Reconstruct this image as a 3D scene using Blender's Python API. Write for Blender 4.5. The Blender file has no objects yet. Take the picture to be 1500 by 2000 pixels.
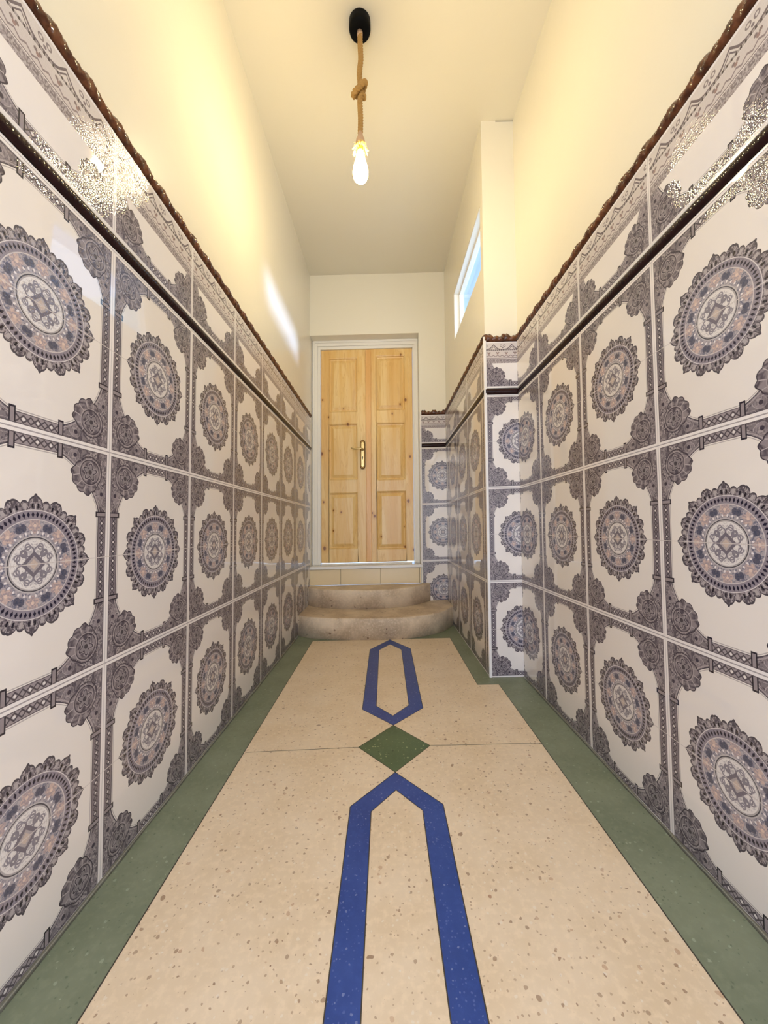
import bpy, bmesh, math, random
from mathutils import Vector, Matrix
from mathutils.geometry import delaunay_2d_cdt
random.seed(7)
S = bpy.context.scene
COL = S.collection
PI = math.pi

# ------------------------------------------------------------------ camera, world, lights, exposure
FPX = 738.04
PITCH, YAW, ROLL = math.radians(2.3271), math.radians(-0.1156), math.radians(-1.4627)
cam_d = bpy.data.cameras.new('camera')
cam = bpy.data.objects.new('camera', cam_d); COL.objects.link(cam)
cam_d.sensor_fit = 'HORIZONTAL'; cam_d.sensor_width = 36.0
cam_d.lens = 36.0 * FPX / 1500.0
cam_d.clip_start = 0.02
_f = Vector((math.sin(YAW)*math.cos(PITCH), math.cos(YAW)*math.cos(PITCH), math.sin(PITCH)))
_r = Vector((math.cos(YAW), -math.sin(YAW), 0)); _u = _r.cross(_f)
_r2 = math.cos(ROLL)*_r + math.sin(ROLL)*_u; _u2 = -math.sin(ROLL)*_r + math.cos(ROLL)*_u
_m = Matrix((_r2, _u2, -_f)).transposed().to_4x4(); _m.translation = (0, 0, 0.85627)
cam.matrix_world = _m
S.camera = cam
S.view_settings.view_transform = 'Standard'; S.view_settings.look = 'None'
S.view_settings.gamma = 1; S.view_settings.use_curve_mapping = False
S.view_settings.exposure = 1.12
S.cycles.max_bounces = 5; S.cycles.diffuse_bounces = 4; S.cycles.glossy_bounces = 2; S.cycles.transmission_bounces = 2

BULB_W = 108.0          # emission strength of the bulb's glowing glass
SKY = 1.05               # daylight strength
world = bpy.data.worlds.new('sky'); S.world = world; world.use_nodes = True
wn = world.node_tree; wn.nodes.clear()
_tc = wn.nodes.new('ShaderNodeTexCoord'); _sp = wn.nodes.new('ShaderNodeSeparateXYZ')
_rp = wn.nodes.new('ShaderNodeValToRGB'); _bg = wn.nodes.new('ShaderNodeBackground'); _wo = wn.nodes.new('ShaderNodeOutputWorld')
_rp.color_ramp.elements[0].position = 0.0; _rp.color_ramp.elements[0].color = (0.55, 0.72, 1.0, 1)
_rp.color_ramp.elements[1].position = 0.75; _rp.color_ramp.elements[1].color = (0.085, 0.33, 0.95, 1)
wn.links.new(_tc.outputs['Generated'], _sp.inputs[0]); wn.links.new(_sp.outputs['Z'], _rp.inputs[0])
wn.links.new(_rp.outputs[0], _bg.inputs[0]); wn.links.new(_bg.outputs[0], _wo.inputs[0])
_bg.inputs[1].default_value = SKY
def area(name, loc, rot, sx, sy, power, color, portal=False):
    l = bpy.data.lights.new(name, 'AREA'); l.shape = 'RECTANGLE'; l.size = sx; l.size_y = sy
    l.energy = power; l.color = color
    if portal: l.cycles.is_portal = True
    o = bpy.data.objects.new(name, l); COL.objects.link(o); o.location = loc; o.rotation_euler = rot
    return o
# daylight falling in through the open street doorway behind the viewer
area('street_daylight', (0.03, -0.92, 1.25), (math.radians(90), 0, 0), 1.1, 2.3, 17.0, (0.93, 0.935, 1.0))
area('window_daylight', (0.82, 2.66, 2.62), (0, math.radians(90), 0), 0.34, 0.84, 0.7, (0.66, 0.82, 1.0))
_s = area('wall_streak_lamp', (0.90, 2.70, 2.68), (0, math.radians(90-11.5), 0), 0.035, 1.30, 0.50, (0.42, 0.58, 1.0)); _s.data.spread = math.radians(12)  # unseen narrow lamp added outside the window for the left wall's pale streak
_l = bpy.data.lights.new('sun', 'SUN'); _l.energy = 3.0; _l.angle = .01; _l.color = (1, .95, .86)
_o = bpy.data.objects.new('sun', _l); COL.objects.link(_o); _o.rotation_euler = Vector((-.7, -.45, .62)).to_track_quat('Z', 'Y').to_euler()

# ------------------------------------------------------------------ mesh helpers
LEAN = 0.018            # the old walls lean very slightly to the right
def ln(x, y, z): return (x + LEAN*(z-0.8), y, z)

class MB:
    def __init__(s): s.v = []; s.f = []; s.uv = []; s.smooth = []
    def face(s, pts, uv=None, smooth=False):
        i = len(s.v); s.v += [tuple(p) for p in pts]; s.f.append(tuple(range(i, i+len(pts))))
        s.uv.append(uv or [(0, 0)]*len(pts)); s.smooth.append(smooth)
    def mesh(s, verts, faces, smooth=True, uvs=None):
        i = len(s.v); s.v += [tuple(p) for p in verts]
        for f in faces:
            s.f.append(tuple(i+a for a in f)); s.uv.append([uvs[a] for a in f] if uvs else [(0, 0)]*len(f)); s.smooth.append(smooth)
    def box(s, x0, x1, y0, y1, z0, z1, uvf=None):
        c = [(x0,y0,z0),(x1,y0,z0),(x1,y1,z0),(x0,y1,z0),(x0,y0,z1),(x1,y0,z1),(x1,y1,z1),(x0,y1,z1)]
        fs = [(0,3,2,1),(4,5,6,7),(0,1,5,4),(1,2,6,5),(2,3,7,6),(3,0,4,7)]
        for f in fs:
            p = [c[i] for i in f]; s.face(p, [uvf(*q) for q in p] if uvf else None)
    def build(s, name, mat, parent=None, lean=True, bevel=0.0, seg=2, merge=True):
        me = bpy.data.meshes.new(name)
        vs = [ln(*p) for p in s.v] if lean else s.v
        org = Vector((0, 0, 0))
        me.from_pydata([Vector(p) for p in vs], [], s.f)
        uvl = me.uv_layers.new(name='UVMap')
        k = 0
        for u in s.uv:
            for q in u: uvl.data[k].uv = q; k += 1
        me.polygons.foreach_set('use_smooth', s.smooth)
        if merge:
            bm = bmesh.new(); bm.from_mesh(me); bmesh.ops.remove_doubles(bm, verts=bm.verts, dist=1e-5)
            bm.to_mesh(me); bm.free()
        me.materials.append(mat)
        o = bpy.data.objects.new(name, me); COL.objects.link(o)
        if parent: o.parent = parent; o.matrix_parent_inverse = parent.matrix_basis.inverted()
        if bevel > 0:
            b = o.modifiers.new('bevel', 'BEVEL'); b.width = bevel; b.segments = seg; b.limit_method = 'ANGLE'; b.angle_limit = math.radians(35)
            b.harden_normals = False
        return o

def tag(o, label=None, cat=None, kind=None, group=None):
    if label: o['label'] = label
    if cat: o['category'] = cat
    if kind: o['kind'] = kind
    if group: o['group'] = group
    return o
def empty(name, loc, label=None, cat=None, kind=None):
    o = bpy.data.objects.new(name, None); COL.objects.link(o); o.location = loc; o.empty_display_size = .1
    return tag(o, label, cat, kind)
def lathe(mb, cx, cy, prof, n=32, close=True):
    vs = []; fs = []
    for r, z in prof:
        for k in range(n):
            a = 2*PI*k/n; vs.append((cx+r*math.cos(a), cy+r*math.sin(a), z))
    m = len(prof)
    for i in range(m-1):
        for k in range(n):
            a, b = i*n+k, i*n+(k+1) % n
            fs.append((a, b, b+n, a+n))
    if close:
        fs.append(tuple(range(n-1, -1, -1))); fs.append(tuple((m-1)*n+k for k in range(n)))
    mb.mesh(vs, fs)
def catmull(pts, sub=10):
    P = [Vector(p) for p in pts]; P = [2*P[0]-P[1]] + P + [2*P[-1]-P[-2]]; out = []
    for i in range(1, len(P)-2):
        for k in range(sub):
            t = k/sub; a, b, c, d = P[i-1], P[i], P[i+1], P[i+2]
            out.append(.5*((2*b)+(c-a)*t+(2*a-5*b+4*c-d)*t*t+(3*b-a-3*c+d)*t**3))
    out.append(P[-2]); return out
def tube(mb, path, rad, n=10, lobes=0, amp=0.0, twist=0.0):
    path = [Vector(p) for p in path]; up = Vector((0, 1, .01)).normalized(); vs = []; fs = []; s = 0.0
    for i, p in enumerate(path):
        t = (path[min(i+1, len(path)-1)]-path[max(i-1, 0)]).normalized()
        if i: s += (p-path[i-1]).length
        up = (up - t*up.dot(t)).normalized(); sd = t.cross(up)
        r0 = rad(i/(len(path)-1)) if callable(rad) else rad
        for k in range(n):
            a = 2*PI*k/n
            r = r0*(1+(amp*(abs(math.cos(lobes*.5*(a-twist*s)))-.6) if lobes else 0))
            vs.append(p+up*math.cos(a)*r+sd*math.sin(a)*r)
    for i in range(len(path)-1):
        for k in range(n):
            a, b = i*n+k, i*n+(k+1) % n; fs.append((a, b, b+n, a+n))
    fs.append(tuple(range(n-1, -1, -1))); fs.append(tuple((len(path)-1)*n+k for k in range(n)))
    mb.mesh(vs, fs)

# ------------------------------------------------------------------ material helpers: a small arithmetic over shader nodes
class X:
    nt = None
    def __init__(s, sock): s.s = sock
    @staticmethod
    def m(op, *a, clamp=False):
        n = X.nt.nodes.new('ShaderNodeMath'); n.operation = op; n.use_clamp = clamp
        for i, v in enumerate(a):
            if isinstance(v, X): X.nt.links.new(v.s, n.inputs[i])
            else: n.inputs[i].default_value = float(v)
        return X(n.outputs[0])
    def __add__(s, o): return X.m('ADD', s, o)
    __radd__ = __add__
    def __sub__(s, o): return X.m('SUBTRACT', s, o)
    def __rsub__(s, o): return X.m('SUBTRACT', o, s)
    def __mul__(s, o): return X.m('MULTIPLY', s, o)
    __rmul__ = __mul__
    def __truediv__(s, o): return X.m('DIVIDE', s, o)
    def __neg__(s): return X.m('MULTIPLY', s, -1)
    def __gt__(s, o): return X.m('GREATER_THAN', s, o)
    def __lt__(s, o): return X.m('LESS_THAN', s, o)
def fract(a): return X.m('FRACT', a)
def ab(a): return X.m('ABSOLUTE', a)
def mx(a, b): return X.m('MAXIMUM', a, b)
def mn(a, b): return X.m('MINIMUM', a, b)
def sn(a): return X.m('SINE', a)
def cs(a): return X.m('COSINE', a)
def sq(a): return X.m('SQRT', a)
def at2(a, b): return X.m('ARCTAN2', a, b)
def sat(a): return X.m('ADD', a, 0, clamp=True)
def soft(a, lo, hi):
    n = X.nt.nodes.new('ShaderNodeMapRange'); n.interpolation_type = 'SMOOTHSTEP'
    X.nt.links.new(a.s, n.inputs[0]); n.inputs[1].default_value = lo; n.inputs[2].default_value = hi
    return X(n.outputs[0])
def hyp(a, b): return sq(a*a+b*b)
def band(a, lo, hi): return (a > lo)*(a < hi)
def vec(x, y, z=0.0):
    n = X.nt.nodes.new('ShaderNodeCombineXYZ')
    for i, v in enumerate((x, y, z)):
        if isinstance(v, X): X.nt.links.new(v.s, n.inputs[i])
        else: n.inputs[i].default_value = v
    return X(n.outputs[0])
def noise(v, scale, detail=2.0, rough=.5, dist=0.0):
    n = X.nt.nodes.new('ShaderNodeTexNoise'); X.nt.links.new(v.s, n.inputs['Vector'])
    n.inputs['Scale'].default_value = scale; n.inputs['Detail'].default_value = detail
    n.inputs['Roughness'].default_value = rough; n.inputs['Distortion'].default_value = dist
    return X(n.outputs[0])
def voro(v, scale, feature='F1', out='Distance', rnd=1.0):
    n = X.nt.nodes.new('ShaderNodeTexVoronoi'); n.feature = feature; X.nt.links.new(v.s, n.inputs['Vector'])
    n.inputs['Scale'].default_value = scale; n.inputs['Randomness'].default_value = rnd
    return X(n.outputs[out])
def mix(fac, a, b):
    n = X.nt.nodes.new('ShaderNodeMix'); n.data_type = 'RGBA'
    if isinstance(fac, X): X.nt.links.new(fac.s, n.inputs['Factor'])
    else: n.inputs['Factor'].default_value = fac
    for k, v in ((6, a), (7, b)):
        if isinstance(v, X): X.nt.links.new(v.s, n.inputs[k])
        else: n.inputs[k].default_value = (*v, 1)
    return X(n.outputs[2])
def sep(v):
    n = X.nt.nodes.new('ShaderNodeSeparateXYZ'); X.nt.links.new(v.s, n.inputs[0]); return X(n.outputs[0]), X(n.outputs[1]), X(n.outputs[2])
def newmat(name):
    m = bpy.data.materials.new(name); m.use_nodes = True; nt = m.node_tree; X.nt = nt
    p = nt.nodes['Principled BSDF']
    return m, nt, p
def tcoord(kind='Object'):
    n = X.nt.nodes.new('ShaderNodeTexCoord'); return X(n.outputs[kind])
def scalev(v, sx, sy, sz):
    n = X.nt.nodes.new('ShaderNodeVectorMath'); n.operation = 'MULTIPLY'; X.nt.links.new(v.s, n.inputs[0]); n.inputs[1].default_value = (sx, sy, sz)
    return X(n.outputs[0])
def setc(p, c): X.nt.links.new(c.s, p.inputs['Base Color']) if isinstance(c, X) else setattr(p.inputs['Base Color'], 'default_value', (*c, 1))
def bump(p, h, strength=.3, dist=.001):
    n = X.nt.nodes.new('ShaderNodeBump'); n.inputs['Strength'].default_value = strength; n.inputs['Distance'].default_value = dist
    X.nt.links.new(h.s, n.inputs['Height']); X.nt.links.new(n.outputs[0], p.inputs['Normal'])
def simple(name, col, rough=.5, metal=0.0, nscale=0, nstr=.2, vary=0.0, spec=.5):
    m, nt, p = newmat(name); p.inputs['Roughness'].default_value = rough; p.inputs['Metallic'].default_value = metal
    p.inputs['Specular IOR Level'].default_value = spec
    o = tcoord()
    if vary > 0:
        nz = noise(o, 6 if nscale == 0 else nscale*.2, 3)
        setc(p, mix(nz, tuple(c*(1-vary) for c in col), tuple(min(1, c*(1+vary)) for c in col)))
    else: setc(p, col)
    if nscale: bump(p, noise(o, nscale, 3), nstr, .002)
    return m

# ------------------------------------------------------------------ printed tile material
TW, TH = 40.0, 53.333       # one printed motif (two tiles high), in cm
WHITE = (0.81, 0.765, 0.735)
DK = (0.055, 0.045, 0.065)
MD = (0.165, 0.138, 0.160)
LT = (0.46, 0.41, 0.42)
def ornament(ax, ay):
    """scrolled grey print used inside the frame, in mirrored cm coordinates"""
    v = vec(ax, ay, 0.0)
    n1 = noise(v, .34, 2.0, .5, 1.4)
    n2 = noise(v, .75, 2.0, .5, .9)
    line = 1-soft(ab(n1-.5), .012, .04)
    line2 = 1-soft(ab(n2-.47), .01, .04)
    c = mix(soft(n2, .33, .6), (0.085, 0.07, 0.09), (0.22, 0.19, 0.21))
    c = mix(soft(n1, .5, .66), c, (0.31, 0.27, 0.295))
    c = mix(line*.85, c, LT)
    c = mix(line2*.45, c, (0.03, 0.025, 0.04))
    return c, n1
def frame_print(ax, ay, base):
    # rounded inner panel
    dx = mx(ax-5.0, 0)/11.6; dy = mx(ay-11.0, 0)/12.5
    d = X.m('POWER', X.m('POWER', dx, 1.45)+X.m('POWER', dy, 1.45), 1/1.45)
    out = d > 1.0
    # rosette with a jagged leaf edge
    rx = ax-13.9; ry = ay-20.6
    rr = hyp(rx, ry); rt = at2(ry, rx)
    inward = sat((-(rx+ry))/6.0)
    rad = 3.75+ab(sn(rt*6.5))*.5*inward+inward*1.5
    ros = rr < rad
    orn, n1 = ornament(ax, ay)
    c = base
    # thin outline just inside the panel
    c = mix(band(d, .965, .982)*.55, c, MD)
    c = mix(out, c, orn)
    c = mix(band(d, 1.0, 1.02), c, (0.07, 0.06, 0.08))
    c = mix(band(d, 1.035, 1.06)*.7, c, LT)
    rc = mix(soft(n1, .35, .6), (0.085, 0.07, 0.09), (0.27, 0.235, 0.255))
    fl = 1.55+sn(rt*5+.5)*.5
    rc = mix((rr < fl)*.5, rc, (0.40, 0.36, 0.38))
    rc = mix((ab(rr-fl) < .14), rc, (0.05, 0.04, 0.055)); rc = mix((ab(rr-fl-.3) < .11)*.8, rc, LT)
    rc = mix((rr < .55), rc, (0.07, 0.06, 0.07))
    rc = mix(band(rr, 2.75, 3.0)*.85, rc, (0.045, 0.035, 0.05))
    rc = mix(band(rr, 3.0, 3.25)*.6, rc, LT)
    rc = mix((ab(sn(rt*6.5)) < .16)*(rr > 3.25), rc, LT)
    rc = mix((rr > rad-.24), rc, (0.055, 0.045, 0.06))
    c = mix(ros, c, rc)
    # fan leaves from the rosette towards both arms of the corner
    for (fx, fy, s) in ((9.4, 24.0, 1), (17.6, 15.6, 1)):
        qx = ax-fx; qy = ay-fy; q = hyp(qx*1.0, qy*1.0)
        c = mix((q < 1.15)*out*.35, c, (0.30, 0.26, 0.28))
        c = mix(band(q, 1.15, 1.35)*out*.6, c, (0.34, 0.30, 0.32))
        c = mix((q < .5)*out, c, DK)
    # side bars
    side = (ay < 10.0)*(ax > 16.6)
    wv = ab(fract(ay/2.4)-.5)
    chain = ab(ab(ax-17.95)-ab(wv-.25)*2.4)
    bc = mix((chain < .16), (0.21, 0.18, 0.205), (0.07, 0.06, 0.075))
    bc = mix((hyp(ax-17.95, (wv-.0)*2.4) < .28), bc, (0.68, 0.64, 0.64))
    bc = mix((ab(ax-17.95) > 1.1), bc, (0.09, 0.075, 0.09))
    c = mix(side, c, bc)
    # top / bottom bars with loops
    top = (ax < 4.8)*(ay > 23.5)
    wv2 = ab(fract(ax/3.1+.5)-.5)
    ch2 = ab(ab(ay-24.75)-ab(wv2-.25)*2.9)
    tc = mix((ch2 < .2), (0.33, 0.29, 0.31), (0.09, 0.075, 0.09))
    tc = mix((hyp(ay-24.75, wv2*3.1) < .32), tc, (0.75, 0.71, 0.71))
    tc = mix((ab(ay-24.75) > 1.05), tc, (0.12, 0.10, 0.12))
    c = mix(top, c, tc)
    # brackets that end the bars
    b1 = band(ay, 9.9, 11.3)*(ax > 15.9)
    b1i = band(ay, 10.2, 11.0)*(ax > 16.3)
    c = mix(b1, c, (0.03, 0.025, 0.035)); c = mix(b1i, c, (0.30, 0.26, 0.28))
    b2 = band(ax, 4.7, 6.1)*(ay > 22.5)
    b2i = band(ax, 5.0, 5.8)*(ay > 22.9)
    c = mix(b2, c, (0.03, 0.025, 0.035)); c = mix(b2i, c, (0.30, 0.26, 0.28))
    mask = mx(mx(out, ros), mx(side, top))
    return c, mask
def joints(ax, ay, c, mid=True):
    J = (0.84, 0.80, 0.80)
    # dark printed edge beside the white joint
    c = mix((ax > 19.05), c, (0.10, 0.085, 0.10))
    c = mix((ay > 25.65), c, (0.10, 0.085, 0.10))
    jx = ax > 19.25; jy = ay > 25.85
    c = mix(mx(jx, jy), c, J)
    c = mix((ay > 26.53), c, (0.36, 0.33, 0.35))
    c = mix((ax > 19.92), c, (0.52, 0.49, 0.50))
    if mid: c = mix((ay < .09), c, (0.62, 0.57, 0.56))
    return c, mx(ax > 19.88, ay > 26.5)
def medallion(x, y, c):
    ax, ay = ab(x), ab(y)
    r = hyp(x, y); t = at2(ay, ax)
    # scalloped outer petals: 16 crests with small knobs between
    crest = 1-ab(fract(t*(16/(2*PI))+.5)-.5)*2          # 1 at crests every 22.5 deg
    crest = 1-ab(fract(t*(16/(2*PI)))-.5)*2
    crest = 1-crest
    knob = ab(sn(t*24.0))
    R = 12.35+X.m('POWER', crest, 2.2)*1.25+X.m('POWER', knob, .7)*.72+(1-soft(ab(fract(t*(8/(2*PI))+.5)-.5), .0, .05))*.65
    m = r < R
    v = vec(ax, ay, 3.0)
    n1 = noise(v, .55, 2.5, .55, 1.2); n2 = noise(v, 1.3, 2.0, .5, .6)
    q = (r-10.9)/(R-10.9)
    pet = mix(soft(n2, .4, .62), (0.10, 0.085, 0.105), (0.27, 0.235, 0.26))
    pet = mix((1-soft(ab(n1-.5), .01, .04))*.6, pet, (0.55, 0.5, 0.51))
    # dark tear drops at each crest
    tx = ab(crest-.72); pet = mix((tx < .09)*band(q, .15, .5), pet, (0.015, 0.012, 0.022))
    pet = mix((crest > .93)*band(q, .04, .36), pet, (0.50, 0.46, 0.47))
    pet = mix((knob < .22)*(q > .45), pet, (0.09, 0.075, 0.09))
    pet = mix((q > .84), pet, (0.075, 0.065, 0.08))
    pet = mix((crest < .16)*band(q, .2, .72), pet, (0.42, 0.38, 0.39))
    # ring of dark lozenges
    cell = ab(fract(t*(64/(2*PI)))-.5)
    loz = (cell/.34+ab(r-10.0)/.62) < 1.0
    ring = mix(loz, (0.27, 0.24, 0.285), (0.018, 0.015, 0.035))
    # flower band
    fa = ab(fract(t*(8/(2*PI))+.5)-.5)*(2*PI/8)       # angle from nearest flower axis
    fx = r*cs(fa)-7.75; fy = r*sn(fa)
    fr = hyp(fx, fy); ft = at2(fy, fx)
    flower = fr < (1.0+ab(sn(ft*2.5))*.55)
    n3 = noise(v, 2.1, 2.0, .6, .5)
    bandc = mix(soft(n3, .42, .58), (0.155, 0.155, 0.22), (0.42, 0.38, 0.41))
    bandc = mix(soft(n1, .5, .6)*.6, bandc, (0.46, 0.42, 0.44))
    ga = ab(fract(t*(8/(2*PI)))-.5)*(2*PI/8); gx = r*cs(ga)-7.6; gy = r*sn(ga)
    bandc = mix((hyp(gx*.8, ab(gy)-.5) < (.35+n3*.55))*.85, bandc, (0.055, 0.06, 0.105))
    dots = hyp(fract(t*(32/(2*PI)))-.5, (r-6.4)*.55) < .17
    bandc = mix(dots, bandc, (0.78, 0.74, 0.76))
    bandc = mix(flower, bandc, mix(soft(n3, .42, .6), (0.58, 0.44, 0.40), (0.36, 0.30, 0.33)))
    bandc = mix((fr < .35), bandc, (0.70, 0.55, 0.48))
    # centre disc
    disc = (0.74, 0.71, 0.71)
    qa = ab(fract(t*(4/(2*PI)))-.5)*(PI/2)            # angle from diagonals
    ex = r*cs(qa); ey = r*sn(qa)
    dc = mix((hyp((ex-3.1)*.8, ey-.0) < .75), disc, (0.22, 0.20, 0.24))
    dc = mix((hyp((ex-3.1)*.8, ey) < .3), dc, (0.65, 0.62, 0.60))
    dc = mix((ab(hyp(ex-2.6, ey-1.1)-1.0) < .17)*(r < 4.6), dc, (0.24, 0.22, 0.26))
    dc = mix((ab(hyp(ex-3.5, ey-1.5)-.55) < .15)*(r < 4.7), dc, (0.28, 0.26, 0.3))
    dc = mix((1-soft(ab(n2-.5), .015, .05))*(r < 4.75)*.55, dc, (0.22, 0.2, 0.24))
    dia = ax+ay
    dc = mix((dia < 2.7), dc, (0.17, 0.15, 0.185)); dc = mix((dia < 1.7), dc, (0.40, 0.36, 0.37)); dc = mix((dia < 1.05), dc, (0.55, 0.45, 0.40))
    o = mix(m, c, pet)
    o = mix((r < 11.0), o, (0.66, 0.62, 0.64))
    o = mix((r < 10.82), o, ring)
    o = mix((r < 9.1), o, (0.60, 0.55, 0.56))
    o = mix((r < 8.9), o, bandc)
    o = mix((r < 5.75), o, (0.50, 0.47, 0.49)); o = mix((r < 5.5), o, (0.06, 0.055, 0.07)); o = mix((r < 5.28), o, (0.42, 0.39, 0.40))
    o = mix((r < 5.0), o, dc)
    return o, m
def uvxy():
    u, v, _ = sep(tcoord('UV')); return u*100.0, v*100.0
def tile_surface(p, grout, relief, v):
    p.inputs['Roughness'].default_value = .025
    p.inputs['IOR'].default_value = 1.52
    wob = noise(v, .04, 0.0)                      # soft waviness of the glaze
    gr = voro(v, 2.6, 'F1')
    bump(p, wob*2.0-grout*.35, .5, .0022)
    b1 = p.inputs['Normal'].links[0].from_node
    b2 = X.nt.nodes.new('ShaderNodeBump'); b2.inputs['Distance'].default_value = .00070
    X.nt.links.new((relief*.5).s, b2.inputs['Strength']); X.nt.links.new(gr.s, b2.inputs['Height'])
    X.nt.links.new(b1.outputs[0], b2.inputs['Normal']); X.nt.links.new(b2.outputs[0], p.inputs['Normal'])
def make_tile():
    m, nt, p = newmat('printed_wall_tile')
    U, V = uvxy()
    x = (fract(U/TW)-.5)*TW; y = (fract(V/TH)-.5)*TH
    ax, ay = ab(x), ab(y)
    base = X(nt.nodes.new('ShaderNodeRGB').outputs[0]); base.s.default_value = (*WHITE, 1)
    c, mk = frame_print(ax, ay, base)
    c, mm = medallion(x, y, c)
    c, g = joints(ax, ay, c)
    tn = nt.nodes.new('ShaderNodeMix'); tn.data_type = 'RGBA'; tn.blend_type = 'MULTIPLY'; tn.inputs['Factor'].default_value = 1
    nt.links.new(c.s, tn.inputs[6]); tn.inputs[7].default_value = (1, .98, .93, 1); c = X(tn.outputs[2])
    setc(p, c)
    jm = 1-mx(ax > 19.05, ay > 25.65)
    tile_surface(p, g, mx(mk, mm)*jm, vec(U, V))
    return m
def make_border():
    m, nt, p = newmat('printed_border_tile')
    U, V = uvxy()                                    # V: height above the border's foot
    x = (fract(U/TW)-.5)*TW; ax = ab(x); ay = 26.667-V
    base = X(nt.nodes.new('ShaderNodeRGB').outputs[0]); base.s.default_value = (*WHITE, 1)
    c, mk = frame_print(ax, ay, base)
    up = V > 14.0
    # four printed bands
    f1 = fract(U/5.0); a1 = ab(f1-.5)*5.0
    sc = mix(band(V, 14.0, 16.7), base, mix(soft(noise(vec(fract(U/4)*4, V), 1.6, 2), .4, .6), (0.21, 0.175, 0.185), (0.47, 0.42, 0.42)))
    sc = mix(band(V, 16.9, 17.2), sc, (0.22, 0.18, 0.19))
    sc = mix(band(V, 17.2, 21.3), sc, (0.60, 0.545, 0.53))
    zig = ab(V-17.9-ab(fract(U/2.5)-.5)*1.6) < .24
    sc = mix(zig, sc, (0.26, 0.21, 0.22))
    motif = (hyp(ab(a1-.55), V-20.2) < .42)
    sc = mix(motif, sc, (0.22, 0.17, 0.17)); sc = mix(hyp(a1, (V-19.6)) < .45, sc, (0.30, 0.2, 0.19))
    sc = mix(band(V, 21.4, 22.1), sc, mix((fract(U/1.1) < .6), (0.07, 0.055, 0.06), (0.35, 0.31, 0.31)))
    f2 = fract(U/10.5); a2 = ab(f2-.5)*10.5
    pk = 24.9-a2*1.05+X.m('POWER', mx(a2-1.8, 0), 1.5)*.42
    arch = ab(V-pk) < .36
    arch2 = (ab(V-(pk-1.1)) < .22)*(a2 < 2.2)
    top = V > 22.1
    tcol = mix(mx(arch, arch2), (0.64, 0.59, 0.57), (0.15, 0.12, 0.135))
    tcol = mix(ab(hyp(a2-4.3, V-24.3)-.55) < .18, tcol, (0.24, 0.2, 0.21))
    tcol = mix(hyp(a2-5.25, V-23.2) < .4, tcol, (0.2, 0.16, 0.18))
    sc = mix(top, sc, tcol)
    sc = mix(V > 26.0, sc, (0.82, 0.78, 0.77))
    c = mix(up, c, sc)
    # joints: only at the columns and at the foot
    c = mix((ax > 19.4), c, (0.80, 0.76, 0.75)); c = mix((ax > 19.9), c, (0.50, 0.47, 0.47)); c = mix((V < .5), c, (0.80, 0.76, 0.75))
    setc(p, c)
    tile_surface(p, ax > 19.88, mx(up, mk), vec(U, V))
    return m
M_TILE = make_tile(); M_BORDER = make_border()

def make_crest():
    m, nt, p = newmat('brown_glazed_crest'); o = tcoord()
    n = noise(o, 38, 2, .5, .3)
    setc(p, mix(soft(n, .3, .7), (0.060, 0.020, 0.009), (0.155, 0.055, 0.022)))
    p.inputs['Roughness'].default_value = .09
    bump(p, voro(o, 110), .35, .002)
    return m
M_CREST = make_crest()
def make_dark():
    m, nt, p = newmat('black_glazed_moulding'); o = tcoord()
    setc(p, mix(noise(o, 30, 2), (0.008, 0.004, 0.004), (0.035, 0.012, 0.012)))
    p.inputs['Roughness'].default_value = .08; p.inputs['IOR'].default_value = 1.33; bump(p, noise(o, 90, 2), .25, .001)
    return m
M_DARK = make_dark()
M_WHITECER = simple('white_ceramic_edge', (0.83, 0.80, 0.76), .12)

def paint(name, col, rough):
    m, nt, p = newmat(name); o = tcoord()
    big = noise(o, 1.7, 3)
    setc(p, mix(big, tuple(c*.965 for c in col), col))
    p.inputs['Roughness'].default_value = rough
    bump(p, noise(o, 14, 4, .55)*1.0+noise(o, 160, 2)*.12, .12, .004)
    return m
M_WALL = paint('cream_satin_paint', (0.82, 0.775, 0.64), .24)
M_CEIL = paint('cream_matt_ceiling_paint', (0.79, 0.74, 0.60), .6)
M_WHITE = simple('white_gloss_paint', (0.86, 0.83, 0.74), .28, nscale=25, nstr=.08)

def terrazzo(name, base, base2, chips, rough=.32, pale=False):
    m, nt, p = newmat(name); o = tcoord()
    n = noise(o, 5, 4, .6); n2 = noise(o, 60, 3, .6)
    c = mix(soft(n, .3, .7), base, base2)
    c = mix(soft(n2, .45, .7)*.35, c, tuple(min(1, b*1.18) for b in base2))
    for sc, th, col, k in chips:
        vn = X.nt.nodes.new('ShaderNodeTexVoronoi'); vn.inputs['Scale'].default_value = sc
        wob = X.nt.nodes.new('ShaderNodeVectorMath'); wob.operation = 'ADD'
        nn = X.nt.nodes.new('ShaderNodeTexNoise'); nn.inputs['Scale'].default_value = sc*1.3; X.nt.links.new(o.s, nn.inputs['Vector'])
        sv = scalev(X(nn.outputs['Color']), .6/sc, .6/sc, .6/sc)
        X.nt.links.new(o.s, wob.inputs[0]); X.nt.links.new(sv.s, wob.inputs[1]); X.nt.links.new(wob.outputs[0], vn.inputs['Vector'])
        d = X(vn.outputs['Distance']); r, g, b = sep(X(vn.outputs['Color']))
        mk = (d < (r*th))*(g > k)
        c = mix(mk*(b*.5+.5), c, col)
    setc(p, c); p.inputs['Roughness'].default_value = rough
    p.inputs['Specular IOR Level'].default_value = .4
    bump(p, noise(o, 35, 3), .06, .002)
    return m
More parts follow.
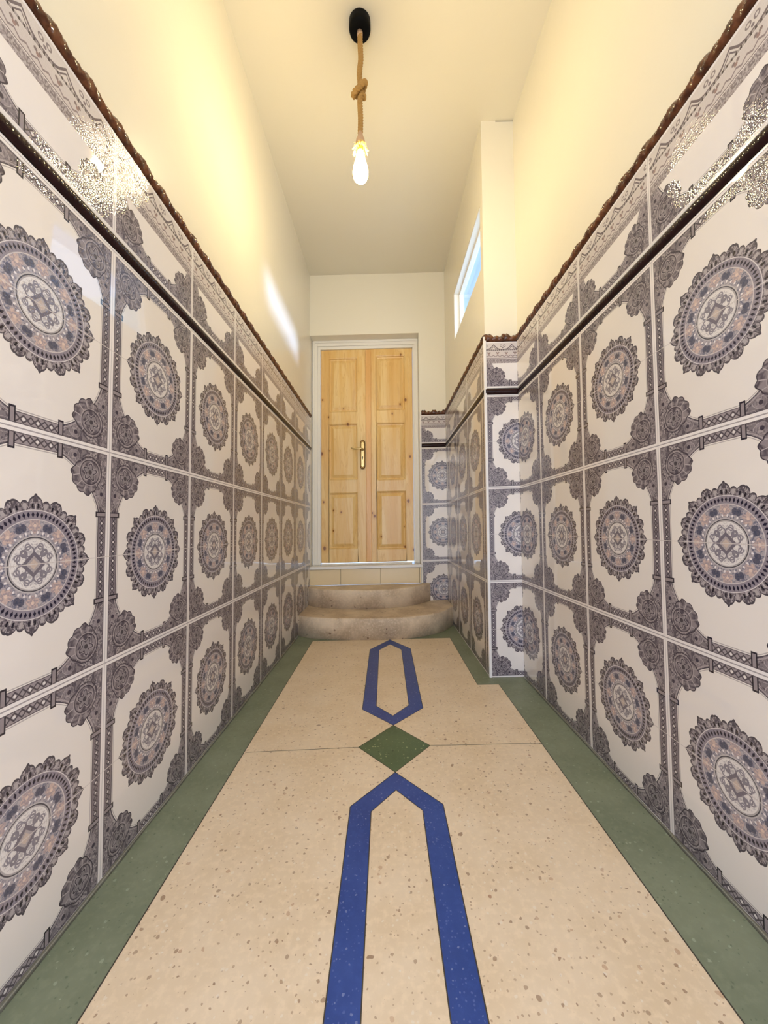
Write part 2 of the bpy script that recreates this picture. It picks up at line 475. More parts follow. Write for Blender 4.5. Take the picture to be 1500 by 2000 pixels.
M_CREAM = terrazzo('cream_terrazzo', (0.76, 0.60, 0.39), (0.83, 0.68, 0.475),
                   [(30, .20, (0.22, 0.10, 0.045), .84), (70, .32, (0.30, 0.17, 0.095), .76), (120, .34, (0.42, 0.27, 0.16), .72), (95, .36, (0.86, 0.76, 0.60), .72), (15, .10, (0.34, 0.13, 0.06), .84), (44, .26, (0.55, 0.34, 0.20), .78)])
M_GREEN = terrazzo('green_terrazzo', (0.185, 0.215, 0.135), (0.24, 0.27, 0.175), [(80, .32, (0.36, 0.40, 0.28), .78), (130, .34, (0.12, 0.155, 0.09), .72)], .42)
M_GREEN2 = terrazzo('dark_green_terrazzo', (0.075, 0.12, 0.058), (0.105, 0.16, 0.08), [(90, .38, (0.42, 0.48, 0.26), .6), (55, .3, (0.03, 0.05, 0.03), .7)], .36)
M_BLUE = terrazzo('blue_terrazzo', (0.022, 0.060, 0.25), (0.036, 0.083, 0.31), [(105, .34, (0.24, 0.29, 0.50), .68), (150, .36, (0.11, 0.16, 0.42), .5)], .34)
M_STEP = terrazzo('worn_stone_step', (0.50, 0.38, 0.25), (0.76, 0.62, 0.44), [(30, .28, (0.20, 0.12, 0.08), .84), (80, .4, (0.70, 0.60, 0.45), .6)], .5)
M_STRIP = simple('dark_brass_strip', (0.07, 0.06, 0.045), .5, .3)
M_RISER = simple('beige_floor_tile', (0.78, 0.63, 0.37), .25, vary=.05)
M_GROUT = simple('grey_cement_joint', (0.20, 0.16, 0.11), .8, nscale=60)
M_MARBLE = simple('white_marble', (0.82, 0.80, 0.74), .2, vary=.03)
M_CEMENT = simple('cement_fillet', (0.30, 0.29, 0.22), .75, nscale=70, nstr=.4, vary=.2)

def make_pine(name, seed, knots):
    k = .86 if name.startswith('amber') else 1.0
    m, nt, p = newmat(name); o = tcoord()
    st = scalev(o, 9.0, 9.0, .75)
    ad = X.nt.nodes.new('ShaderNodeVectorMath'); ad.operation = 'ADD'; X.nt.links.new(st.s, ad.inputs[0]); ad.inputs[1].default_value = (seed*3.1, seed, seed*1.7)
    st = X(ad.outputs[0])
    n = noise(st, 1.6, 4, .6, .8); fine = noise(scalev(o, 60, 60, 3.0), 3.0, 2)
    rings = ab(fract(n*7.0)-.5)*2
    c = mix(soft(n, .3, .7), (0.86, 0.63*k, 0.28*k), (0.78, 0.49*k, 0.155*k))
    c = mix(soft(rings, .0, .35)*.0+(1-soft(rings, .0, .3))*.32, c, (0.56, 0.27, 0.06))
    c = mix(soft(fine, .5, .7)*.18, c, (0.82, 0.58, 0.29))
    x, y, z = sep(o)
    c = mix(soft(noise(scalev(o, 5, 5, .45), 1.3, 2), .45, .7)*.45, c, (0.70, 0.37, 0.095))
    for kx, kz, kr in knots:
        d = hyp(x-kx, (z-kz)*.7)*.72
        c = mix((1-soft(d, kr*.6, kr*3.2))*.5, c, (0.62, 0.30, 0.06))
        c = mix(1-soft(d, kr*.55, kr*1.05), c, (0.24, 0.085, 0.012))
    setc(p, c); p.inputs['Roughness'].default_value = .33
    bump(p, n*.5+fine*.3, .08, .002)
    return m

# ------------------------------------------------------------------ room dimensions
XL, XR, XC = -0.7123, 0.7761, 0.5848
YP, YB, YF, YD = 2.1605, 3.5708, -0.75, 3.70
YL0, YR0, YC0 = 0.9615, 1.0619, 2.6221
E_ = .004
def cz(y): return 3.19+.036*y
Z1, Z2, Z3 = 1.600, 1.650, 1.917     # top of tiles, foot and top of the border
def wallprism(mb, x0, x1, y0, y1, z0, ztop=None):
    a = (lambda y: cz(y)) if ztop is None else (lambda y: ztop)
    c = [(x0,y0,z0),(x1,y0,z0),(x1,y1,z0),(x0,y1,z0),(x0,y0,a(y0)),(x1,y0,a(y0)),(x1,y1,a(y1)),(x0,y1,a(y1))]
    for f in [(0,3,2,1),(4,5,6,7),(0,1,5,4),(1,2,6,5),(2,3,7,6),(3,0,4,7)]: mb.face([c[i] for i in f])

# plaster walls
mb = MB(); wallprism(mb, XL-.15, XL-E_, YF, 3.86, 0)
wall_left = tag(mb.build('wall_left', M_WALL, merge=False), 'left corridor wall, cream paint above patterned tiles', kind='structure')
mb = MB()
wallprism(mb, XR+E_, XR+.17, YF, YP+E_, 0)
WY0, WY1, WZ0, WZ1 = 2.223, 3.09, 2.40, 2.792
wallprism(mb, XC+E_, .676, YP+E_, WY0, 0)
mb.box(.676, XR+.17, YP+E_, YP+.06, 0, 3.26)
wallprism(mb, XC+E_, .676, WY1, YB+E_, 0)
wallprism(mb, XC+E_, .676, WY0, WY1, 0, WZ0)
wallprism(mb, XC+E_, .676, WY0, WY1, WZ1)
wall_right = tag(mb.build('wall_right', M_WALL, merge=False), 'right corridor wall with a pier stepping in and a high window', kind='structure')
OX = .335
mb = MB()
wallprism(mb, XL-E_, .676, YB+E_, 3.86, 2.722)
wallprism(mb, OX, .676, YB+E_, 3.86, 0, 2.722)
wall_back = tag(mb.build('wall_back', M_WALL, merge=False), 'end wall around the pine double door', kind='structure')
mb = MB()
wallprism(mb, XL-.15, -.55, YF-.15, YF, 0); wallprism(mb, .62, XR+.17, YF-.15, YF, 0); wallprism(mb, -.55, .62, YF-.15, YF, 2.45)
wall_front = tag(mb.build('wall_front', M_WALL, merge=False), 'street end wall with an open doorway', kind='structure')
mb = MB()
y0, y1 = YF-.15, 3.86
c = [(XL-.15,y0,cz(y0)),(XR+.17,y0,cz(y0)),(XR+.17,YP+.06,cz(YP+.06)),(.70,YP+.06,cz(YP+.06)),(.70,y1,cz(y1)),(XL-.15,y1,cz(y1))]
mb.face(c[::-1]); mb.face([(a, b, d+.12) for a, b, d in c])
for i in range(6):
    p, q = c[i], c[(i+1) % 6]; mb.face([p, q, (q[0], q[1], q[2]+.12), (p[0], p[1], p[2]+.12)])
ceiling = tag(mb.build('ceiling', M_CEIL), 'plain cream painted ceiling', kind='structure')

# ------------------------------------------------------------------ tiles, border, mouldings on each wall run
# run: p0 -> p1 along the wall (x,y), n = direction into the room, u0 = where a motif column starts along the run
def runmesh(p0, p1, n, z0, z1, t, u0, axis, vz0):
    """thin ceramic slab standing on the wall; UV in metres"""
    mb = MB(); (xa, ya), (xb, yb) = p0, p1; nx, ny = n
    fr = [(xa+nx*E_, ya+ny*E_), (xb+nx*E_, yb+ny*E_)]
    bk = [(xa-nx*E_, ya-ny*E_), (xb-nx*E_, yb-ny*E_)]
    g = (lambda x, y: (x if axis == 'x' else y)-u0)
    A, B = fr; C, D = bk
    def q(*pts): mb.face([(p[0], p[1], z) for p, z in pts], [(g(*p), z-vz0) for p, z in pts])
    q((A, z0), (B, z0), (B, z1), (A, z1)); q((C, z1), (D, z1), (D, z0), (C, z0))
    q((A, z1), (B, z1), (D, z1), (C, z1)); q((A, z0), (C, z0), (D, z0), (B, z0))
    q((A, z0), (A, z1), (C, z1), (C, z0)); q((B, z0), (D, z0), (D, z1), (B, z1))
    return mb
def mould(p0, p1, n, prof, step, dens):
    """prof(s, k/dens) -> (out, z); swept along p0->p1"""
    mb = MB(); a = Vector((*p0, 0)); b = Vector((*p1, 0)); L = (b-a).length; d = (b-a)/L; N = max(2, int(L/step)); nn = Vector((*n, 0))
    vs = []; fs = []
    for i in range(N+1):
        s = L*i/N; p = a+d*s
        for k in range(dens+1):
            o, z = prof(s, k/dens); vs.append((p.x+nn.x*o, p.y+nn.y*o, z))
    w = dens+1
    for i in range(N):
        for k in range(dens): fs.append((i*w+k, (i+1)*w+k, (i+1)*w+k+1, i*w+k+1))
        fs.append((i*w+dens, (i+1)*w+dens, (i+1)*w, i*w))
    fs.append(tuple(range(w-1, -1, -1))); fs.append(tuple(N*w+k for k in range(w)))
    mb.mesh(vs, fs, True); return mb
def crest_prof(s, t):
    ph = s/.1*2*PI
    top = .036+.016*max(0, math.sin(ph+.35*math.sin(ph)))**.8+.004*math.sin(ph*3+.7)+.0010*math.sin(ph*7)
    z = Z3+.001+top*t
    o = .007+.013*math.sin(PI*min(1, t*1.15))**.7+.0024*math.sin(ph*3+t*7)*math.sin(PI*t)+.0009*math.sin(ph*8-t*10)*math.sin(PI*t)
    if t <= 0 or t >= 1: o = .002 if t >= 1 else .006
    return o-.0045, z
def dark_prof(s, t):
    z = Z1+.006+.038*t
    o = .004+.014*math.sin(PI*t)**.6*(1+.07*math.sin(s/.011*2*PI+t*4))
    return o-.004, z
RUNS = [
    ('left', wall_left, (XL, YF), (XL, YB), (1, 0), YL0, 'y'),
    ('right', wall_right, (XR, YF), (XR, YP), (-1, 0), YR0, 'y'),
    ('pier', wall_right, (XC, YP), (XR, YP), (0, -1), XC, 'x'),
    ('recess', wall_right, (XC, YP), (XC, YB), (-1, 0), YC0, 'y'),
    ('back', wall_back, (.352, YB), (XC, YB), (0, -1), .345, 'x'),
]
for nm, par, p0, p1, n, u0, axis in RUNS:
    runmesh(p0, p1, n, .0, Z1, .008, u0, axis, 0).build('tile_cladding', M_TILE, par, merge=False)
    runmesh(p0, p1, n, Z2, Z3, .008, u0, axis, Z2).build('border_tiles', M_BORDER, par, merge=False)
    # white joint lines above and below the dark bead
    runmesh(p0, p1, n, Z1+.0003, Z1+.0058, .008, u0, axis, 0).build('joint_strip', M_WHITECER, par, merge=False)
    runmesh(p0, p1, n, Z1+.0443, Z2-.0003, .008, u0, axis, 0).build('joint_strip', M_WHITECER, par, merge=False)
    mould(p0, p1, n, dark_prof, .004, 8).build('dark_moulding', M_DARK, par, merge=False)
    mould(p0, p1, n, crest_prof, .0035, 10).build('crest_moulding', M_CREST, par, merge=False)
# white edge strips at the pier corner and beside the door
mb = MB(); mb.box(XC-.008, XC+.008, YP-.010, YP+.006, 0, Z3+.03)
mb.build('corner_strip', M_WHITECER, wall_right, bevel=.003)
mb = MB(); mb.box(OX+.001, .3515, YB-.008, YB+E_, .50, Z3+.03)
mb.build('corner_strip', M_WHITECER, wall_back, bevel=.002)
# cement fillets where tiles meet the floor
for par, p0, p1, n in ((wall_left, (XL, YF), (XL, 3.05), (1, 0)), (wall_right, (XR, YF), (XR, YP-.01), (-1, 0))):
    rr = random.Random(3)
    w = [0.006+.004*rr.random() for _ in range(200)]
    def fp(s, t):
        a = w[int(s/.05) % 199]*(1-(s/.05) % 1)+w[int(s/.05) % 199+1]*((s/.05) % 1)
        return (.004+a*(1-t)**1.6, .0005+a*.8*t)
    mould(p0, p1, n, fp, .05, 4).build('cement_fillet', M_CEMENT, par, merge=False)

# ------------------------------------------------------------------ floor with inlaid terrazzo
XM = .028
def hexp(y0, y1, hw, sh0, sh1): return [(XM, y0), (XM+hw, sh0), (XM+hw, sh1), (XM, y1), (XM-hw, sh1), (XM-hw, sh0)]
h1o = hexp(1.671, 2.918, .143, 1.820, 2.695); h1i = hexp(1.753, 2.803, .078, 1.852, 2.678)
h2o = hexp(.110, 1.357, .143, .270, 1.199); h2i = hexp(.200, 1.268, .078, .292, 1.176)
d1 = [(XM, 1.357), (XM+.140, 1.513), (XM, 1.671), (XM-.140, 1.513)]
d2 = [(XM, -.204), (XM+.140, -.048), (XM, .110), (XM-.140, -.048)]
cream = [(-.540, YF), (.600, YF), (.603, 2.065), (.489, 2.065), (.489, 2.925), (-.563, 2.935)]
outer = [(XL-.02, YF-.14), (XR+.03, YF-.14), (XR+.03, 3.86), (XL-.02, 3.86)]
def pip(p, poly):
    x, y = p; ins = False; j = len(poly)-1
    for i in range(len(poly)):
        if (poly[i][1] > y) != (poly[j][1] > y) and x < (poly[j][0]-poly[i][0])*(y-poly[i][1])/(poly[j][1]-poly[i][1])+poly[i][0]: ins = not ins
        j = i
    return ins
vs = []; es = []
for poly in (outer, cream, h1o, h1i, h2o, h2i, d1, d2):
    i = len(vs); vs += [Vector(p) for p in poly]; es += [(i+k, i+(k+1) % len(poly)) for k in range(len(poly))]
rv, re, rf, *_ = delaunay_2d_cdt(vs, es, [], 0, 1e-5)
regs = {}
for f in rf:
    pts = [rv[i] for i in f]; cxy = (sum(p.x for p in pts)/3, sum(p.y for p in pts)/3)
    if not pip(cxy, outer): continue
    if pip(cxy, d1): k = 'd1'
    elif pip(cxy, d2): k = 'd2'
    elif pip(cxy, h1o) and not pip(cxy, h1i): k = 'h1'
    elif pip(cxy, h2o) and not pip(cxy, h2i): k = 'h2'
    elif pip(cxy, cream): k = 'cream'
    else: k = 'green'
    a = (pts[1]-pts[0]).cross(pts[2]-pts[0])
    if a < 0: pts = pts[::-1]
    regs.setdefault(k, []).append([(p.x, p.y, 0) for p in pts])
def reg(k, name, mat, par=None):
    mb = MB()
    for t in regs[k]: mb.face(t)
    if k == 'green': mb.box(outer[0][0], outer[1][0], YF-.14, 3.86, -.10, -.004)
    return mb.build(name, mat, par)
floor = tag(reg('green', 'floor', M_GREEN), 'terrazzo corridor floor with a green border', kind='structure')
reg('cream', 'terrazzo_field', M_CREAM, floor)['label'] = 'cream terrazzo field'
for k in ('h1', 'h2'): reg(k, 'inlaid_band', M_BLUE, floor)['label'] = 'blue terrazzo band in an elongated hexagon'
for k in ('d1', 'd2'): reg(k, 'inlaid_diamond', M_GREEN2, floor)['label'] = 'dark green terrazzo diamond'
mb = MB()
def strip(a, b, w=.0016):
    a = Vector(a); b = Vector(b); d = (b-a).normalized(); n = Vector((-d.y, d.x))*w*.5; z = .0003
    mb.face([(a.x-n.x, a.y-n.y, z), (b.x-n.x, b.y-n.y, z), (b.x+n.x, b.y+n.y, z), (a.x+n.x, a.y+n.y, z)][::-1] if False else
            [(a.x+n.x, a.y+n.y, z), (a.x-n.x, a.y-n.y, z), (b.x-n.x, b.y-n.y, z), (b.x+n.x, b.y+n.y, z)])
for poly in (cream, h1o, h1i, h2o, h2i, d1, d2):
    for i in range(len(poly)): strip(poly[i], poly[(i+1) % len(poly)], .0030 if poly is cream else .0026)
strip((-.549, 1.497), (XM-.14, 1.513), .0024); strip((XM+.14, 1.513), (.602, 1.510), .0024)
mb.build('divider_strips', M_STRIP, floor, merge=False)

# ------------------------------------------------------------------ curved steps
def step_mesh(path, z0, z1, yback, xr):
    """path: front arc from left to right; body goes back to yback"""
    pts = catmull([(x, y, 0) for x, y in path], 10)
    n = len(pts); mb = MB(); b = .012
    rows = []
    for dz, inn in ((0, 0), (.0, 0), (z1-z0-b*1.2, .0), (z1-z0-b*.35, b*.3), (z1-z0, b*1.1)):
        rows.append([(p.x, p.y+inn, z0+dz) for p in pts])
    rows = rows[1:]
    vs = [p for r in rows for p in r]; fs = []
    for j in range(len(rows)-1):
        for i in range(n-1): fs.append((j*n+i, j*n+i+1, (j+1)*n+i+1, (j+1)*n+i))
    mb.mesh(vs, fs, True)
    top = rows[-1]; bot = rows[0]
    for i in range(n-1):
        a, c = top[i], top[i+1]
        mb.face([a, c, (c[0], max(yback, c[1]+.001), z1), (a[0], max(yback, a[1]+.001), z1)])
        a, c = bot[i], bot[i+1]
        mb.face([c, a, (a[0], max(yback, a[1]+.001), z0), (c[0], max(yback, c[1]+.001), z0)])
    for idx in (0, n-1):
        col = [r[idx] for r in rows]
        yb_ = max(yback, col[-1][1]+.001)
        poly = col+[(col[-1][0], yb_, z1), (col[0][0], yb_, z0)]
        mb.face(poly if idx else poly[::-1])
    a = [(top[0][0], yback), (top[-1][0], yback)]
    mb.face([(a[1][0], yback, z0), (a[0][0], yback, z0), (a[0][0], yback, z1), (a[1][0], yback, z1)])
    return mb
s1 = step_mesh([(XL+E_+.001, 3.085), (-.62, 3.020), (-.45, 2.960), (-.212, 2.925), (0, 2.915), (.18, 2.937), (.33, 3.000), (.46, 3.10), (XC-E_-.002, 3.285)], .0005, .163, YB-E_-.002, 0)
s1.build('step', M_STEP)
tag(bpy.data.objects['step'], 'lower curved stone step resting on the terrazzo floor', 'step', group='curved steps below the door')
s2 = step_mesh([(XL+E_+.001, 3.475), (-.60, 3.375), (-.43, 3.300), (-.22, 3.255), (-.047, 3.255), (.12, 3.300), (.27, 3.392), (.36, 3.480), (.418, YB-.008)], .1635, .325, YB-E_-.002, 0)
o = s2.build('step', M_STEP)
tag(o, 'upper, narrower curved stone step just below the tiled doorstep', 'step', group='curved steps below the door')

# tiled doorstep with a marble sill
ds = empty('doorstep', (-.19, YB, .3255), 'beige tiled doorstep with a thin white marble sill under the door', 'doorstep')
mb = MB(); mb.box(XL+.001, OX-.002, YB-.001, YD+.14, .3255, .474); mb.build('step_core', M_GROUT, ds)
xs = [XL+.002, -.421, -.047, .318]
for i in range(3):
    mb = MB(); mb.box(xs[i]+.0015, xs[i+1]-.0015, YB-.009, YB-.0012, .329, .473); mb.build('riser_tile', M_RISER, ds, bevel=.001)
mb = MB(); mb.box(.3195, OX-.003, YB-.009, YB-.0012, .329, .473); mb.build('riser_tile', M_RISER, ds, bevel=.001)
mb = MB(); mb.box(XL+.005, .350, YB-.024, YB-.010, .4765, .502); mb.box(XL+.005, OX-.002, YB-.010, YD+.15, .4765, .502)
mb.build('marble_sill', M_MARBLE, ds, bevel=.002)
mb = MB(); mb.box(XL+.09, .26, YD-.03, YD+.03, .5022, .514); mb.build('saddle_strip', M_WHITE, ds, bevel=.004)

# ------------------------------------------------------------------ pine double door
door = empty('door_1', (-.18, YD, .503), 'pine double door in a white frame at the end of the corridor', None, 'structure')
FX0, FX1, FT = XL+.002, OX-.001, 2.720
LX0, LX1, LZ0, LZ1, SPL = -.632, .283, .522, 2.642, -.162
mb = MB()
def frame_ring(x0, x1, zt, wx, wt, y0, y1, zb=.503):
    mb.box(x0, x0+wx, y0, y1, zb, zt); mb.box(x1-wx, x1, y0, y1, zb, zt); mb.box(x0+wx, x1-wx, y0, y1, zt-wt, zt)
wl, wr, wt = LX0-FX0, FX1-LX1, FT-LZ1
def ring(a, y0, y1):
    # a: fraction of the frame width kept from the outside
    mb.box(FX0, FX0+wl*a, y0, y1, .503, FT); mb.box(FX1-wr*a, FX1, y0, y1, .503, FT); mb.box(FX0+wl*a, FX1-wr*a, y0, y1, FT-wt*a, FT)
ring(.98, YD+.001, YD+.10); ring(.62, YD-.012, YD+.001); ring(.25, YD-.022, YD-.012)
mb.build('door_frame', M_WHITE, door, bevel=.003)
kl = [(-.609, 1.60, .011), (-.609, 2.33, .004), (-.60, .665, .012), (-.592, 2.14, .006), (-.535, 1.965, .006), (-.345, 1.892, .008), (-.60, 1.12, .007),
      (-.505, 1.035, .006), (-.43, 1.015, .006), (-.51, .835, .006), (-.385, 2.05, .004), (-.19, 1.6, .004), (-.53, 1.63, .004)]
kr = [(-.118, 2.44, .009), (-.130, 1.57, .007), (-.125, 1.0, .007), (-.10, .97, .009), (-.16, .78, .006), (.20, 2.58, .007), (.235, 2.12, .010), (.10, 1.985, .007),
      (.265, 1.55, .008), (.235, 1.11, .011), (-.04, .765, .006), (.19, .66, .007), (.275, .63, .008), (.19, .86, .004), (.18, 2.08, .007)]
M_PL = make_pine('knotty_pine_left', 1.0, kl); M_PR = make_pine('knotty_pine_right', 5.0, kr)
def leaf(x0, x1, panx0, panx1, mat, zz):
    Yf = YD+.018; Yb = YD+.058
    mb = MB()
    xs = [x0, panx0, panx1, x1]
    mb.box(x0, panx0, Yf, Yb, LZ0, LZ1); mb.box(panx1, x1, Yf, Yb, LZ0, LZ1)
    rails = [LZ0]+[v for z in zz[::-1] for v in (z[1], z[0])]+[LZ1]
    for i in range(0, len(rails), 2): mb.box(panx0, panx1, Yf, Yb, rails[i], rails[i+1])
    lf = mb.build('door_leaf', mat, door, bevel=.0025)
    for zt, zb in zz:
        pm = MB()
        g = .014; yb_ = Yf+.017; yf_ = Yf+.004; bw = .030
        # bolection bead, sunk field, raised centre
        o_ = [(panx0, zb), (panx1, zb), (panx1, zt), (panx0, zt)]
        def rect(d): return [(panx0+d, zb+d), (panx1-d, zb+d), (panx1-d, zt-d), (panx0+d, zt-d)]
        levels = [(0.0005, Yf+.001), (.006, Yf+.003), (.012, Yf+.015), (.020, Yf+.017), (.050, Yf+.005), (.051, Yf+.005)]
        for (da, ya), (db, yb2) in zip(levels[:-1], levels[1:]):
            A, B = rect(da), rect(db)
            for k in range(4):
                k2 = (k+1) % 4
                pm.face([(A[k][0], ya, A[k][1]), (A[k2][0], ya, A[k2][1]), (B[k2][0], yb2, B[k2][1]), (B[k][0], yb2, B[k][1])])
        B = rect(.051); pm.face([(q[0], Yf+.005, q[1]) for q in B])
        A = rect(.0005); pm.face([(q[0], Yf+.03, q[1]) for q in A][::-1])
        for k in range(4):
            k2 = (k+1) % 4; pm.face([(A[k][0], Yf+.001, A[k][1]), (A[k][0], Yf+.03, A[k][1]), (A[k2][0], Yf+.03, A[k2][1]), (A[k2][0], Yf+.001, A[k2][1])])
        pm.build('door_panel', mat, lf, merge=True)
    return lf
zz = [(2.561, 2.014), (1.895, 1.335), (1.208, .655)]
left_leaf = leaf(LX0+.002, SPL-.001, -.553, -.268, M_PL, zz)
zz2 = [(2.575, 2.022), (1.895, 1.322), (1.212, .640)]
right_leaf = leaf(SPL+.001, LX1-.002, -.082, .207, M_PR, zz2)
mb = MB(); mb.box(-.186, -.132, YD+.006, YD+.0175, LZ0+.004, LZ1-.006)
mb.build('cover_strip', make_pine('amber_pine', 9.0, []), right_leaf, bevel=.006, seg=3)
M_BRASS = simple('antique_brass', (0.50, 0.38, 0.17), .25, 1.0, nscale=120, nstr=.2, vary=.3)
M_BLK = simple('black_keyhole', (0.01, 0.01, 0.01), .5)
# long backplate with pointed ends and a lever
def plate(cx, cz_, w, h, y0, y1, n=40):
    mb = MB(); pts = []
    for k in range(n):
        a = 2*PI*k/n; cs_, sn_ = math.cos(a), math.sin(a)
        x = w*abs(cs_)**.75*(1 if cs_ >= 0 else -1); z = (h-w*1.1)*(1 if sn_ >= 0 else -1)*(abs(sn_) > .25)+w*1.1*abs(sn_)**1.4*(1 if sn_ >= 0 else -1)
        pts.append((cx+x, cz_+z))
    for yy, r in ((y0, 1.0),): mb.face([(p[0], y1, p[1]) for p in pts][::-1])
    inn = [(cx+(p[0]-cx)*.80, cz_+(p[1]-cz_)*.96) for p in pts]
    mb.face([(p[0], y0, p[1]) for p in inn])
    for k in range(n):
        k2 = (k+1) % n
        mb.face([(pts[k][0], y0+.003, pts[k][1]), (pts[k2][0], y0+.003, pts[k2][1]), (inn[k2][0], y0, inn[k2][1]), (inn[k][0], y0, inn[k][1])])
        mb.face([(pts[k][0], y1, pts[k][1]), (pts[k2][0], y1, pts[k2][1]), (pts[k2][0], y0+.003, pts[k2][1]), (pts[k][0], y0+.003, pts[k][1])])
    return mb
HX = -.217
hp = plate(HX, 1.580, .026, .145, YD-.002, YD+.0055).build('handle_plate', simple('dark_bronze', (0.16, 0.09, 0.03), .35, 1.0), left_leaf, merge=True)
plate(HX, 1.580, .0165, .128, YD-.0035, YD-.001).build('plate_face', M_BRASS, left_leaf, merge=True)
mb = MB()
tube(mb, catmull([(HX, YD-.003, 1.628), (HX, YD-.03, 1.628), (HX-.004, YD-.046, 1.628), (HX-.03, YD-.05, 1.632), (HX-.07, YD-.048, 1.626), (HX-.098, YD-.046, 1.632), (HX-.112, YD-.045, 1.640)], 6), lambda t: .0095-.004*t, 12)
mb.build('door_handle', M_BRASS, left_leaf)
mb = MB(); lathe(mb, 0, 0, [(.013, 0), (.013, .004), (.010, .008)], 24)
mb.v = [(HX+v[0], YD-.0035-v[2], 1.628+v[1]) for v in mb.v]; mb.build('handle_collar', M_BRASS, left_leaf)
mb = MB(); mb.box(HX-.0025, HX+.0025, YD-.0055, YD-.0030, 1.530, 1.552)
lathe(mb, 0, 0, [(.0055, 0), (.0055, .003)], 16)
mb.v = mb.v[:24]+[(HX+v[0], YD-.0030-v[2], 1.553+v[1]) for v in mb.v[24:]]
mb.build('keyhole', M_BLK, left_leaf)

# ------------------------------------------------------------------ high window in the right wall
win = empty('window_1', (.65, (WY0+WY1)/2, WZ0), 'small high window with a white frame in the right wall, sky behind', None, 'structure')
def openring(mb, x0, x1, d0, d1):
    a = (WY0+d0, WY1-d0, WZ0+d0, WZ1-d0); b = (WY0+d1, WY1-d1, WZ0+d1, WZ1-d1)
    mb.box(x0, x1, a[0], b[0], a[2], a[3]); mb.box(x0, x1, b[1], a[1], a[2], a[3])
    mb.box(x0, x1, b[0], b[1], a[2], b[2]); mb.box(x0, x1, b[0], b[1], b[3], a[3])
mb = MB(); openring(mb, XC+.006, .664, .0005, .006); mb.build('reveal_lining', M_WHITE, win)
mb = MB(); openring(mb, .632, .664, .0065, .020); mb.build('window_frame', M_WHITE, win, bevel=.002)
def glass():
    m = bpy.data.materials.new('window_glass'); m.use_nodes = True; nt = m.node_tree; nt.nodes.clear()
    a = nt.nodes.new('ShaderNodeBsdfTransparent'); b = nt.nodes.new('ShaderNodeBsdfGlossy'); b.inputs['Roughness'].default_value = .02
    lw = nt.nodes.new('ShaderNodeLayerWeight'); f = nt.nodes.new('ShaderNodeMath'); f.operation = 'POWER'; f.inputs[1].default_value = 5
    nt.links.new(lw.outputs['Facing'], f.inputs[0])
    k = nt.nodes.new('ShaderNodeMixShader'); o = nt.nodes.new('ShaderNodeOutputMaterial')
    nt.links.new(f.outputs[0], k.inputs[0]); nt.links.new(a.outputs[0], k.inputs[1]); nt.links.new(b.outputs[0], k.inputs[2]); nt.links.new(k.outputs[0], o.inputs[0])
    return m
mb = MB(); mb.box(.6645, .6675, WY0+.003, WY1-.003, WZ0+.003, WZ1-.003); mb.build('window_pane', glass(), win)

# outside
mb = MB(); mb.box(.95, 5.0, 4.55, 4.80, -.1, 3.66)
tag(mb.build('wall_outside', simple('pale_blue_render', (0.16, 0.40, 0.46), .8, nscale=30), lean=False), 'pale neighbouring wall outside the high window', kind='structure')
mb = MB(); mb.box(-12, 12, -14, YF-.16, -.12, -.02)
tag(mb.build('ground', simple('street_paving', (0.42, 0.41, 0.40), .8, nscale=20, vary=.1), lean=False), 'street paving outside the entrance', kind='structure')

# ------------------------------------------------------------------ rope pendant lamp
LXp, LYp = -.103, 1.694
lamp = empty('pendant_lamp', ln(LXp, LYp, cz(LYp)), 'knotted jute rope pendant lamp with one glowing bare bulb and black ceiling rose', 'lamp')
M_BLACK = simple('matt_black_metal', (0.0025, 0.0025, 0.0025), .6, spec=.1)
zc_ = cz(LYp)
mb = MB(); lathe(mb, LXp, LYp, [(.0505, zc_-.0005), (.051, zc_-.038), (.049, zc_-.046), (.044, zc_-.050), (.012, zc_-.052)], 48)
mb.build('ceiling_rose', M_BLACK, lamp)
mb = MB(); lathe(mb, LXp, LYp, [(.0135, zc_-.052), (.0135, zc_-.068), (.0115, zc_-.076)], 24)
M_SLEEVE = simple('pale_jute_sleeve', (0.50, 0.33, 0.20), .8, nscale=150, nstr=.4, vary=.2)
mb.build('cord_grip', M_SLEEVE, lamp)
def make_rope():
    m, nt, p = newmat('jute_rope'); o = tcoord()
    n = noise(scalev(o, 1, 1, 1), 260, 3)
    setc(p, mix(n, (0.29, 0.155, 0.035), (0.52, 0.31, 0.095))); p.inputs['Roughness'].default_value = .9
    bump(p, n, .5, .002); return m
M_ROPE = make_rope()
kz = 2.905
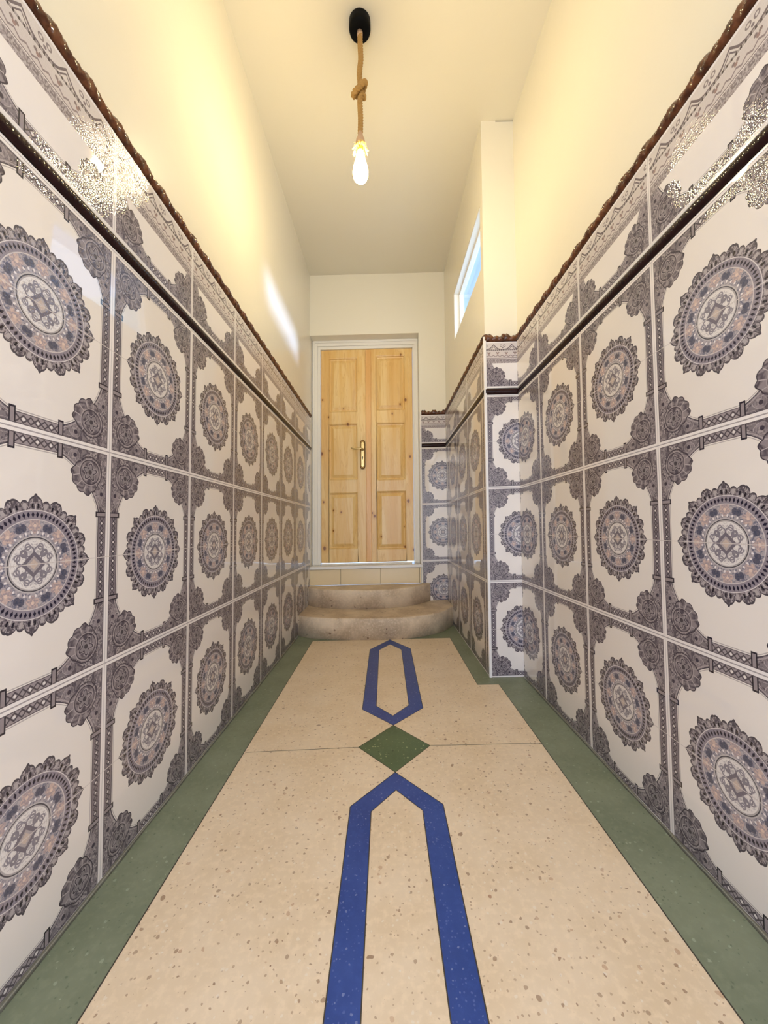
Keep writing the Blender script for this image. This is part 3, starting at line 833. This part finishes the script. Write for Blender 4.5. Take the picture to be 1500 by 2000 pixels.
path = [(0, 0, zc_-.055-kz), (.002, 0, .22), (.004, 0, .16), (-.001, 0, .11), (-.002, 0, .075), (.000, .004, .048), (.004, .008, .020),
        (-.010, .010, -.004), (-.030, .002, -.018), (-.024, -.020, -.026), (-.004, -.026, -.012), (.014, -.024, .010), (.024, -.008, .032), (.016, .014, .030),
        (.006, .020, .006), (.018, .010, -.016), (.006, -.004, -.022), (.000, -.001, -.045), (.0, 0, -.085), (.002, 0, -.14), (.0, 0, 2.700-kz)]
pp = catmull([(LXp+a, LYp+b, kz+c) for a, b, c in path], 14)
mb = MB(); tube(mb, pp, .0112, 18, lobes=3, amp=.5, twist=150.0)
mb.build('rope', M_ROPE, lamp)
mb = MB(); lathe(mb, LXp, LYp, [(.011, 2.705), (.0115, 2.692), (.014, 2.682), (.0195, 2.668), (.0215, 2.655), (.0215, 2.632)], 28)
mb.build('rope_sleeve', M_SLEEVE, lamp)
mb = MB()
rnd = random.Random(5)
for k in range(90):
    a = rnd.random()*2*PI; z0 = 2.650-rnd.random()*.012; r0 = .0218; L = .020+rnd.random()*.022; fl = .006+rnd.random()*.012
    ca, sa = math.cos(a), math.sin(a)
    pts = [(LXp+ca*(r0+fl*t**1.5), LYp+sa*(r0+fl*t**1.5), z0-L*t) for t in (0, .35, .7, 1)]
    tube(mb, pts, lambda t: .0013*(1-.6*t), 5)
mb.build('frayed_fringe', simple('golden_jute_fibres', (0.72, 0.52, 0.16), .45), lamp, merge=False)
mb = MB(); lathe(mb, LXp, LYp, [(.0135, 2.640), (.0135, 2.612), (.012, 2.606)], 24)
mb.build('bulb_cap', M_BRASS, lamp)
def make_bulb():
    m, nt, p = newmat('glowing_bulb_glass')
    lw = nt.nodes.new('ShaderNodeLayerWeight'); lw.inputs['Blend'].default_value = .35
    c = mix(soft(X(lw.outputs['Facing']), .25, .95), (1.0, 0.80, 0.45), (1.0, 0.66, 0.16))
    X.nt.links.new(c.s, p.inputs['Emission Color'])
    p.inputs['Emission Strength'].default_value = BULB_W
    p.inputs['Base Color'].default_value = (.9, .8, .5, 1); p.inputs['Roughness'].default_value = .05
    return m
prof = [(.0125, 2.618), (.0135, 2.608), (.0165, 2.592), (.0225, 2.570), (.0290, 2.548), (.0335, 2.528), (.0355, 2.510), (.0345, 2.494), (.0300, 2.481), (.0220, 2.472), (.0110, 2.467), (.0030, 2.4655)]
mb = MB(); lathe(mb, LXp, LYp, prof, 24)
mb.build('bulb', make_bulb(), lamp)
